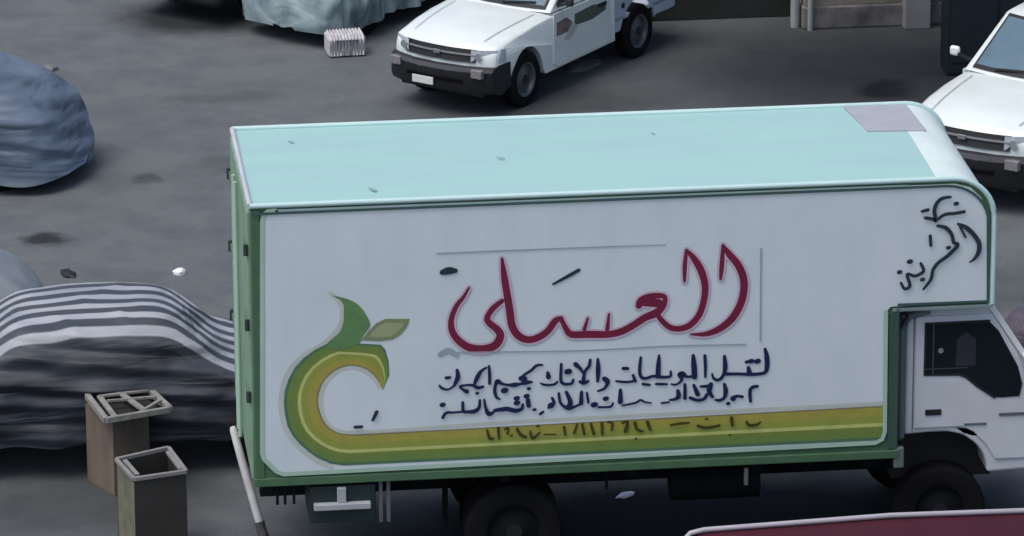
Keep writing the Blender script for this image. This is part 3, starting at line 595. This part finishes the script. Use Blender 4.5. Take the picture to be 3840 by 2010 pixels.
# ------------------------------------------------------------------ covered cars
def cover_mat(name, c1, c2, stripes=None, rough=.55, fold=.6, stretch=(1, 1, 1), nscale=3.5, wave=('DIAGONAL', 1.2, .3)):
    mt = bpy.data.materials.new(name); mt.use_nodes = True; n = mt.node_tree.nodes; l = mt.node_tree.links; b = n['Principled BSDF']
    tc = n.new('ShaderNodeTexCoord'); nz = n.new('ShaderNodeTexNoise'); nz.inputs['Scale'].default_value = nscale; nz.inputs['Detail'].default_value = 7
    mpp = n.new('ShaderNodeMapping'); mpp.inputs['Scale'].default_value = stretch; l.new(tc.outputs['Object'], mpp.inputs[0]); l.new(mpp.outputs[0], nz.inputs['Vector'])
    mx = n.new('ShaderNodeMix'); mx.data_type = 'RGBA'; mx.inputs[6].default_value = (*c1, 1); mx.inputs[7].default_value = (*c2, 1)
    rp_ = n.new('ShaderNodeValToRGB'); rp_.color_ramp.elements[0].position = .4; rp_.color_ramp.elements[1].position = .65
    l.new(nz.outputs['Fac'], rp_.inputs[0]); l.new(rp_.outputs[0], mx.inputs[0]); col = mx.outputs[2]  # stretched colour noise paints dark fold streaks into the cloth
    if stripes:
        uv = n.new('ShaderNodeUVMap'); sx = n.new('ShaderNodeSeparateXYZ'); l.new(uv.outputs[0], sx.inputs[0])
        mu = n.new('ShaderNodeMath'); mu.operation = 'MULTIPLY'; mu.inputs[1].default_value = 2*math.pi/stripes[0]; l.new(sx.outputs['Y'], mu.inputs[0])
        sn = n.new('ShaderNodeMath'); sn.operation = 'SINE'; l.new(mu.outputs[0], sn.inputs[0])
        r2 = n.new('ShaderNodeValToRGB'); r2.color_ramp.elements[0].position = .36; r2.color_ramp.elements[1].position = .60
        ma = n.new('ShaderNodeMapRange'); ma.inputs[1].default_value = -1; l.new(sn.outputs[0], ma.inputs[0]); l.new(ma.outputs[0], r2.inputs[0])
        m2 = n.new('ShaderNodeMix'); m2.data_type = 'RGBA'; l.new(r2.outputs[0], m2.inputs[0]); l.new(col, m2.inputs[6]); m2.inputs[7].default_value = (*stripes[1], 1)
        # stripes only on the woven top, the sides get one dark tone with painted fold streaks
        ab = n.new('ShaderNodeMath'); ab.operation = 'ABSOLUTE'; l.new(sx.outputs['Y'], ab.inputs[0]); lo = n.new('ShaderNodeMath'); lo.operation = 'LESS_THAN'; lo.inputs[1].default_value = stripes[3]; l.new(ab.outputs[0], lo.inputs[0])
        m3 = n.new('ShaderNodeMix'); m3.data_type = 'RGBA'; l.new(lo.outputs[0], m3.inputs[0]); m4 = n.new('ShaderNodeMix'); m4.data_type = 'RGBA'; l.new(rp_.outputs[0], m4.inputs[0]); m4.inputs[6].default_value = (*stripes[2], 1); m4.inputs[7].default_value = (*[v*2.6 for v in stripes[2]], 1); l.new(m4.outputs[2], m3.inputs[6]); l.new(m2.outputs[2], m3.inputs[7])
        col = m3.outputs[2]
    l.new(col, b.inputs['Base Color']); b.inputs['Roughness'].default_value = rough
    bp = n.new('ShaderNodeBump'); bp.inputs['Strength'].default_value = fold; bp.inputs['Distance'].default_value = .12
    n3 = n.new('ShaderNodeTexNoise'); n3.inputs['Scale'].default_value = 2.2; n3.inputs['Detail'].default_value = 2.5; n3.inputs['Roughness'].default_value = .4; n3.inputs['Distortion'].default_value = .9
    l.new(mpp.outputs[0], n3.inputs['Vector']); wv = n.new('ShaderNodeTexWave'); wv.bands_direction = wave[0]; wv.inputs['Scale'].default_value = wave[1]; wv.inputs['Distortion'].default_value = 5; wv.inputs['Detail'].default_value = 3; wv.inputs['Detail Scale'].default_value = .8
    l.new(mpp.outputs[0], wv.inputs['Vector']); ws_ = n.new('ShaderNodeMath'); ws_.operation = 'MULTIPLY_ADD'; ws_.inputs[1].default_value = wave[2]
    l.new(wv.outputs['Fac'], ws_.inputs[0]); l.new(n3.outputs['Fac'], ws_.inputs[2]); l.new(ws_.outputs[0], bp.inputs['Height']); l.new(bp.outputs[0], b.inputs['Normal'])
    return mt

def covered(name, label, loc, rz, prof, hw, hem, mt, amp=.03, tumble=.22, nx=110, na=72, seed=0, expo=5.5, group=None, hemwave=.05, cross=None, ff=(3.5, 3.5, 1.2), stuffmat=CHASSIS):
    """prof: [(x, height, halfwidth factor)] along the length; a cloth pulled over a car body, open below the hem"""
    t = thing(name, label, 'covered car', loc, rz, group)
    xs = [prof[0][0]+(prof[-1][0]-prof[0][0])*i/nx for i in range(nx+1)]
    def sample(x):
        for a, b in zip(prof, prof[1:]):
            if x <= b[0]+1e-9:
                k = (x-a[0])/(b[0]-a[0]); k = k*k*(3-2*k)*.6+k*.4; return a[1]+(b[1]-a[1])*k, a[2]+(b[2]-a[2])*k
        
        return prof[-1][1:]
    rows = []; uvs = []
    for x in xs:
        hs = [sample(min(xs[-1], max(xs[0], x+d_))) for d_ in (-.14, -.07, 0, .07, .14)]; e_ = min(1, (xs[-1]-x)/.2, (x-xs[0])/.2)
        h = sum(v[0] for v in hs)/5*e_+hs[2][0]*(1-e_); wf = sum(v[1] for v in hs)/5*e_+hs[2][1]*(1-e_); r_ = []; acc = 0; prev = None; row = []
        for j in range(na+1):
            th = math.pi*j/na; c_, s_ = math.cos(th), math.sin(th)
            y = (abs(c_)**(2/expo))*(1 if c_ > 0 else -1); z = abs(s_)**(2/expo)
            hm = hem+hemwave*noise.noise(Vector((x*1.7, y*3, seed)))
            zz = hm+(h-hm)*z; yy = y*hw*wf*(1-tumble*max(0, (zz-.75)/.7))
            p = Vector((x, yy, zz))
            zr = min(1, max(0, (zz-hm)/max(.05, h-hm))); side = min(1, abs(y)**5)
            pl = noise.fractal(Vector((x*ff[0], seed*3.1+(1 if y > 0 else 5), zz*ff[2])), 1.0, 2.0, 3)      # pleats hanging from the body edges
            cr_ = 1-abs(noise.noise(Vector((x*1.1+yy*1.6+seed, yy*ff[1]-x*.8, zz*1.4))))*2.2                    # sharp creases pulled across the top
            lo = noise.noise(Vector((x*.9, yy*1.3, seed)))
            nrm = Vector((0, y**5, z**5)).normalized() if (y or z) else Vector((0, 0, 1))
            p += nrm*(pl*amp*2.2*side*(1.15-.7*zr)+max(0, cr_)**3*amp*.55+lo*amp*.8)
            if x > prof[-1][0]-.35 or x < prof[0][0]+.35: p.x += pl*amp*.8+.5*amp*noise.noise(Vector((yy*6, zz*1.5, seed)))
            if prev is not None: acc += (Vector((0, p.y, p.z))-prev).length
            prev = Vector((0, p.y, p.z)); r_.append(p); row.append(acc)
        tot = row[-1]; rows.append(r_); uvs.append([(x, v-tot/2) for v in row])
    q = MB().grid(rows); o = q.build('cloth_cover', mt, t, smooth=80)
    me = o.data; uvl = me.uv_layers.new(name='UVMap'); flat = [u for r_ in uvs for u in r_]
    for lp in me.loops: uvl.data[lp.index].uv = flat[lp.vertex_index]
    # the car below: dark body and wheels peeping out under the hem
    x0, x1 = prof[0][0], prof[-1][0]
    MB().box(x0+.25, x1-.25, -hw*.8, hw*.8, .24, hem+.12).build('car_body', BLACK, t, .03)
    for xx in (x0+.75, x1-.75):
        for s in (-1, 1): wheel(t, xx, s*(hw-.18), .28, .17, s, CHASSIS)
    return t
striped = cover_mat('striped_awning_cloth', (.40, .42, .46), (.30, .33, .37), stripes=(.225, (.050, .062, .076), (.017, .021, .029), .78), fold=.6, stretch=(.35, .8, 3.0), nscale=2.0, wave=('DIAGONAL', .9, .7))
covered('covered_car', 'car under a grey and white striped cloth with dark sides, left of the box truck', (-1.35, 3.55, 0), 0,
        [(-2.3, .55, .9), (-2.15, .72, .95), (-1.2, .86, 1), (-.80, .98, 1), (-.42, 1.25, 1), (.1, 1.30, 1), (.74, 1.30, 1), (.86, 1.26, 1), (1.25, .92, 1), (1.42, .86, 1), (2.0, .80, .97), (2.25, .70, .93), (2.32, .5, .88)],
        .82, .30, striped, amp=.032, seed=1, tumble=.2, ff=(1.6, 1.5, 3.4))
covered('covered_car', 'pale grey sheeted car behind the striped one at the left edge', (-3.12, 5.45, 0), R(4),
        [(-2.2, .5, .9), (-2.0, .8, 1), (-1.0, .95, 1), (-.5, 1.3, 1), (.6, 1.33, 1), (1.15, 1.05, 1), (1.55, .84, 1), (1.75, .45, .9)], .8, .25,
        cover_mat('grey_sheet', (.24, .27, .29), (.19, .22, .24), fold=.15), amp=.014, seed=5)
covered('covered_car', 'car under a crumpled blue-grey tarp at the left edge of the yard', (-2.70, 11.75, 0), R(-20),
        [(-2.2, .5, .9), (-2.0, .9, 1), (-.9, 1.0, 1), (-.3, 1.36, 1), (.3, 1.33, 1), (.85, 1.12, 1), (1.35, .98, .97), (1.68, .72, .86), (1.85, .42, .62), (1.93, .20, .10)], .80, .14,
        cover_mat('blue_grey_tarp', (.15, .195, .265), (.055, .080, .115), fold=.5, stretch=(.35, .6, 2.6), nscale=2.0, wave=('DIAGONAL', 1.1, .5)), amp=.032, seed=9, expo=4.2, hemwave=.10, tumble=.3, ff=(.7, 1.6, 5.0))
covered('covered_car', 'car under a silvery grey-green tarp, nose beside the white pickup', place(1265, 188, 1.85, .64), H,
        [(-2.0, .5, .9), (-1.8, .9, 1), (-1.0, 1.0, 1), (-.5, 1.35, 1), (.3, 1.35, 1), (.95, .95, 1), (1.6, .86, .98), (1.88, .66, .93), (1.95, .30, .80), (1.97, .20, .2)], .69, .17,
        cover_mat('silver_green_tarp', (.27, .35, .38), (.12, .18, .19), fold=.6, stretch=(2, 1, 1), nscale=2.6), amp=.05, seed=13, expo=5, hemwave=.05, tumble=.25, ff=(5.0, 2.4, 1.2))
# dark car, only its nose in the frame
dk_car = thing('parked_car', 'black car with only its nose showing at the top left of the yard', 'car', place(850, 104, 1.9, .60), H)
def carshape(prof, hw, y_in=.06):
    ys = [-1, -.97, -.88, -.5, 0, .5, .88, .97, 1]; vs = []; n = len(prof)
    for y in ys:
        for (x, z) in prof:
            k = abs(y)
            vs.append((x-.32*k**3*(1 if x > 1.6 else (-1 if x < -1.6 else 0)), y*hw*(1-.2*max(0, z-.85)/.5), z-.04*k**6*(z > .5)))
    fs = [(k*n+i, k*n+(i+1) % n, (k+1)*n+(i+1) % n, (k+1)*n+i) for k in range(len(ys)-1) for i in range(n)]
    tr_ = tessellate_polygon([[Vector((x, z, 0)) for x, z in prof]])
    for q_ in tr_: fs.append(tuple(q_)); fs.append(tuple(i+n*(len(ys)-1) for i in q_[::-1]))
    return MB().add(vs, fs)
carp = [(1.98, .28), (2.02, .5), (1.96, .68), (1.8, .76), (.95, .90), (.35, 1.34), (-.75, 1.36), (-1.35, .98), (-1.95, .92), (-2.02, .5), (-1.98, .3)]
BLK = mat('black_car_paint', (.010, .012, .016), .5, dirt=.3)
carshape(carp, .64).build('body', BLK, dk_car, smooth=35)
MB().add([(.90, y, .935) for y in (-.5, .5)]+[(.42, y, 1.31) for y in (.43, -.43)], [(0, 1, 2, 3)]).build('windscreen', GLASSD, dk_car)
MB().box(1.80, 2.0, -.57, .57, .20, .5).build('bumper', BLACK, dk_car, .09, seg=5)
for s in (-1, 1):
    MB().box(1.9, 2.0, min(s*.35, s*.54), max(s*.35, s*.54), .56, .68).build('headlight', mat('dim_lamp', (.05, .055, .06), .3), dk_car, .01)
    for xx in (1.25, -1.25): wheel(dk_car, xx, s*.54, .29, .17, s, CHASSIS)

# ------------------------------------------------------------------ maroon car at the bottom right
A = at(2590, 1992, z=1.42); Bq = at(3840, 1921, z=1.42)
ang = math.atan2(Bq.y-A.y, Bq.x-A.x)
mc = thing('parked_car', 'maroon car with a pale roof gutter at the bottom right corner', 'car', (A.x, A.y, 0), ang)
rp_ = [(-.75, .30), (-.72, .85), (-.60, .95), (-.02, 1.36), (.10, 1.40), (1.5, 1.43), (2.9, 1.40), (3.4, 1.0), (4.2, .88), (4.3, .6), (4.25, .3)]
ys = [0, -.05, -.3, -.62, -.94, -1.19, -1.24]; vs = []; n = len(rp_)
for y in ys:
    for (x, z) in rp_:
        k = abs(y+.62)/.62; vs.append((x, -.62+(y+.62)*(1.16 if z < 1.05 else 1.0), z+.035*(1-k*k)*(z > 1.2)))
fs = [(k*n+i, k*n+(i+1) % n, (k+1)*n+(i+1) % n, (k+1)*n+i) for k in range(len(ys)-1) for i in range(n)]
for q_ in tessellate_polygon([[Vector((x, z, 0)) for x, z in rp_]]): fs.append(tuple(q_)); fs.append(tuple(i+n*(len(ys)-1) for i in q_[::-1]))
MB().add(vs, fs).build('body', MAROON, mc, smooth=35)
for y in (.0, -1.24):
    MB().tube([(-.06, y, 1.34), (0.0, y, 1.405), (.10, y, 1.425), (1.5, y, 1.455), (2.9, y, 1.425), (3.1, y, 1.33)], .021, 8).build('roof_gutter', RIM, mc, smooth=50)
for y, s in ((.085, 1), (-1.325, -1)):
    MB().add([(.12, y-.05*s, 1.34), (-.28, y-.0*s, 1.02), (3.2, y-.0*s, 1.02), (2.85, y-.05*s, 1.34)], [(0, 1, 2, 3)]).build('window', GLASSD, mc)
    for xx in (.1, 3.4): wheel(mc, xx, y-.1*s, .3, .18, s, STEEL)

# ------------------------------------------------------------------ bins / crates at the lower left
def rotz(o, ax): return o
woodm = mat('weathered_brown_board', (.19, .15, .12), .85, dirt=.5, scale=6, bump=.3, stretch=(1, 1, .3), dirtcol=(.06, .05, .042))
lat = mat('bleached_slat', (.30, .295, .28), .8, dirt=.6, scale=12, dirtcol=(.10, .10, .09))
h1 = .68
TL, TR, BR, BL = [at(x, y, z=h1+.06) for x, y in ((291, 1438), (520, 1425), (637, 1535), (398, 1576))]
ctr = (TL+TR+BR+BL)/4; ax = math.atan2(TR.y-TL.y, TR.x-TL.x)
wA = ((TR-TL).length+(BR-BL).length)/2; 
sh = BL-TL
by = Vector((-math.sin(ax), math.cos(ax), 0)); dB = abs(sh.dot(by)); skew = sh.dot(Vector((math.cos(ax), math.sin(ax), 0)))
t = thing('slatted_stand', 'tall brown box with a broken lattice crate top, beside the striped covered car', 'stand', (ctr.x, ctr.y, 0), 0)
def loc(p): return (p.x-ctr.x, p.y-ctr.y, h1+.06)
c4 = [Vector(loc(p)) for p in (TL, TR, BR, BL)]
def bil(u, v): return c4[0]*(1-u)*(1-v)+c4[1]*u*(1-v)+c4[2]*u*v+c4[3]*(1-u)*v
for (a, b, w_) in (((0, 0), (1, 0), .035), ((1, 0), (1, 1), .05), ((1, 1), (0, 1), .035), ((0, 1), (0, 0), .045)):
    MB().bar(bil(*a), bil(*b), w_, .05).build('frame_slat', lat, t, .004)
for (a, b, w_, dz) in (((.16, .42), (.14, 1.0), .045, .012), ((.14, .45), (.97, .42), .03, .02), ((.5, .05), (.42, .40), .035, .028), ((.5, .38), (.62, .98), .05, .016), ((.2, .6), (.95, .66), .025, .024), ((.62, .98), (.95, .8), .03, .03), ((.30, .1), (.62, .35), .03, .034)):
    MB().bar(bil(*a)+Vector((0, 0, dz)), bil(*b)+Vector((0, 0, dz)), w_, .022).build('lattice_slat', lat, t, .003)
bl, bf, brr = [at(x, y, z=0) for x, y in ((328, 1800), (430, 1862), (566, 1822))]
bk = bl+brr-bf
base = [Vector((p.x-ctr.x, p.y-ctr.y, 0)) for p in (bl, bf, brr, bk)]
top = [p+Vector((0, 0, h1)) for p in base]
inn = [p+(sum(base, Vector())/4-p)*.12 for p in base]
q = MB().add(base+top, [(0, 1, 5, 4), (1, 2, 6, 5), (2, 3, 7, 6), (3, 0, 4, 7), (3, 2, 1, 0), (4, 5, 6, 7)])
q.build('box', woodm, t, .006)
# inner dark tray below the lattice
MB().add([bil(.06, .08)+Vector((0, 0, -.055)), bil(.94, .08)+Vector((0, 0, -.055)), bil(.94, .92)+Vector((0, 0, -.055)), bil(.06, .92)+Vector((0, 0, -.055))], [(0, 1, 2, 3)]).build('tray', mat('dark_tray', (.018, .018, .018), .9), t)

h2 = .75
Lp, TRp, Rp, Fp = [at(x, y, z=h2) for x, y in ((436, 1724), (632, 1680), (698, 1768), (502, 1797))]
ctr2 = (Lp+TRp+Rp+Fp)/4
t = thing('square_bin', 'open-topped square bin with a pale rim standing in front of the lattice-topped box', 'bin', (ctr2.x, ctr2.y, 0), 0)
q4 = [Vector((p.x-ctr2.x, p.y-ctr2.y, h2)) for p in (Lp, TRp, Rp, Fp)]
def b2(u, v, z=h2): p = q4[0]*(1-u)*(1-v)+q4[1]*u*(1-v)+q4[2]*u*v+q4[3]*(1-u)*v; return Vector((p.x, p.y, z))
sides = (((0, 0), (0, 1)), ((0, 1), (1, 1)), ((1, 1), (1, 0)), ((1, 0), (0, 0)))
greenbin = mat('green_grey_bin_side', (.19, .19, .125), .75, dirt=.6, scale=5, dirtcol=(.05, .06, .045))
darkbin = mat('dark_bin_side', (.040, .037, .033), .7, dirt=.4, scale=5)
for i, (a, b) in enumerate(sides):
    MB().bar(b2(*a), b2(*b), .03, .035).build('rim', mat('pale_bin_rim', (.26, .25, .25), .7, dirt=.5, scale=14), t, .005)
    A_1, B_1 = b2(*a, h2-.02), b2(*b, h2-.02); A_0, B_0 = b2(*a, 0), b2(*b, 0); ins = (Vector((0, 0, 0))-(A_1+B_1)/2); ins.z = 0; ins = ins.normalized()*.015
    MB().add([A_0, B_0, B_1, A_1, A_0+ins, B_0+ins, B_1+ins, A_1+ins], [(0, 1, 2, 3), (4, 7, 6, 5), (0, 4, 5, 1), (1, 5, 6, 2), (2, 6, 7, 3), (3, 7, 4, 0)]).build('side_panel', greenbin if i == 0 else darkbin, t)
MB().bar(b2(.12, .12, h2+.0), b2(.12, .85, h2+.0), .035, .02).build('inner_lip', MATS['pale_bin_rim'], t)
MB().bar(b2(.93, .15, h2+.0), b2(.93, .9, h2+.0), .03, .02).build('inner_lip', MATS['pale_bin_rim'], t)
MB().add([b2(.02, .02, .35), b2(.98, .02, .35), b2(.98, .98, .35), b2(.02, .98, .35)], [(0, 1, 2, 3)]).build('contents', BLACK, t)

# ------------------------------------------------------------------ leaning pole, block, litter
a = at(872, 1600, Y=1.15); b = at(972, 1955, Y=1.0)
t = thing('leaning_pole', 'thick white pole leaning at the rear corner of the box truck', 'pole', (b.x, b.y, 0), 0)
a -= Vector((b.x, b.y, 0)); b2_ = b-Vector((b.x, b.y, 0)); dv = (b2_-a).normalized()
MB().tube([a, a+dv*.03, a+dv*.3, b2_], [.02, .03, .035, .034], 14).build('shaft', mat('white_pole_paint', (.72, .73, .74), .5, dirt=.4, scale=9), t, smooth=60)
MB().tube([b2_, b2_+dv*.03, b2_+dv*(b2_.z/-dv.z*.98)], [.045, .04, .05], 12).build('foot', mat('dark_clamp', (.05, .05, .055), .7, dirt=.6, scale=30, dirtcol=(.2, .2, .2)), t, smooth=60)
MB().box(-.07, .09, -.05, .05, .0, .035).build('foot', MATS['dark_clamp'], t, .01)

p = at(1302, 214, z=0)
t = thing('ribbed_block', 'white ribbed bale lying on the asphalt in front of the silvery tarp', 'bale', (p.x, p.y, 0), R(4))
bw, bh, bd = .40, .22, .30
MB().box(-bw/2, bw/2, 0, bd, .004, bh).build('core', mat('bale_white', (.60, .59, .62), .7, dirt=.6, scale=9, stretch=(3, 1, .3), dirtcol=(.26, .25, .29)), t, .03, seg=3)
for k in range(11): MB().tube([(-bw/2+.03+k*.034, -.008, .02), (-bw/2+.03+k*.034, -.008, bh-.03), (-bw/2+.03+k*.034, .02, bh+.004), (-bw/2+.03+k*.034, bd-.02, bh+.004)], .013, 6).build('rib', MATS['bale_white'], t, smooth=60)

def scrap(name, label, cat, px, py, r, mt, seed, flat=.5, sx=1.3, z=0):
    rnd = random.Random(seed); p = at(px, py, z=z); bm = bmesh.new(); bmesh.ops.create_icosphere(bm, subdivisions=2, radius=r)
    for v in bm.verts:
        v.co += v.co.normalized()*r*.35*noise.noise(v.co*9/r*.2+Vector((seed, 0, 0))); v.co.x *= sx; v.co.z = max(-r*.2, v.co.z)*flat
        v.co.z += r*.2*flat
    me = bpy.data.meshes.new(name); bm.to_mesh(me); bm.free(); me.materials.append(mt)
    for f in me.polygons: f.use_smooth = seed % 2 == 0
    o = bpy.data.objects.new(name, me); COL.objects.link(o); o.location = (p.x, p.y, 0); o.rotation_euler.z = rnd.random()*3
    return tag(o, label, cat)
scrap('crumpled_paper', 'small bright white crumpled paper on the open asphalt left of the truck', 'litter', 672, 1027, .055, mat('white_paper', (.85, .86, .88), .7, dirt=.1), 3, .8)
scrap('crumpled_paper', 'flattened pale paper on the dark ground under the truck box', 'litter', 2345, 1858, .055, MATS['white_paper'], 13, .25, 1.8)
scrap('rubber_scrap', 'black scrap lying behind the striped cloth cover', 'litter', 255, 1030, .07, BLACK, 5, .5, 1.7)
scrap('stone', 'flat grey stone on the ground under the pickup door', 'stone', 2185, 250, .14, mat('grey_stone', (.17, .18, .18), .9, dirt=.4, scale=8), 7, .25, 1.8)
scrap('plastic_bundle', 'mauve plastic sack on the ground beyond the truck cab', 'sack', 3848, 1325, .27, mat('mauve_plastic', (.10, .09, .12), .5, dirt=.9, scale=5, dirtcol=(.05, .03, .06), bump=.6), 8, 1.3, 1.0)
scrap('stone', 'small pale stone at the left edge behind the blue tarp tip', 'stone', 188, 262, .08, mat('pale_stone', (.17, .18, .18), .9, dirt=.4, scale=8), 11, .6, 1.2)
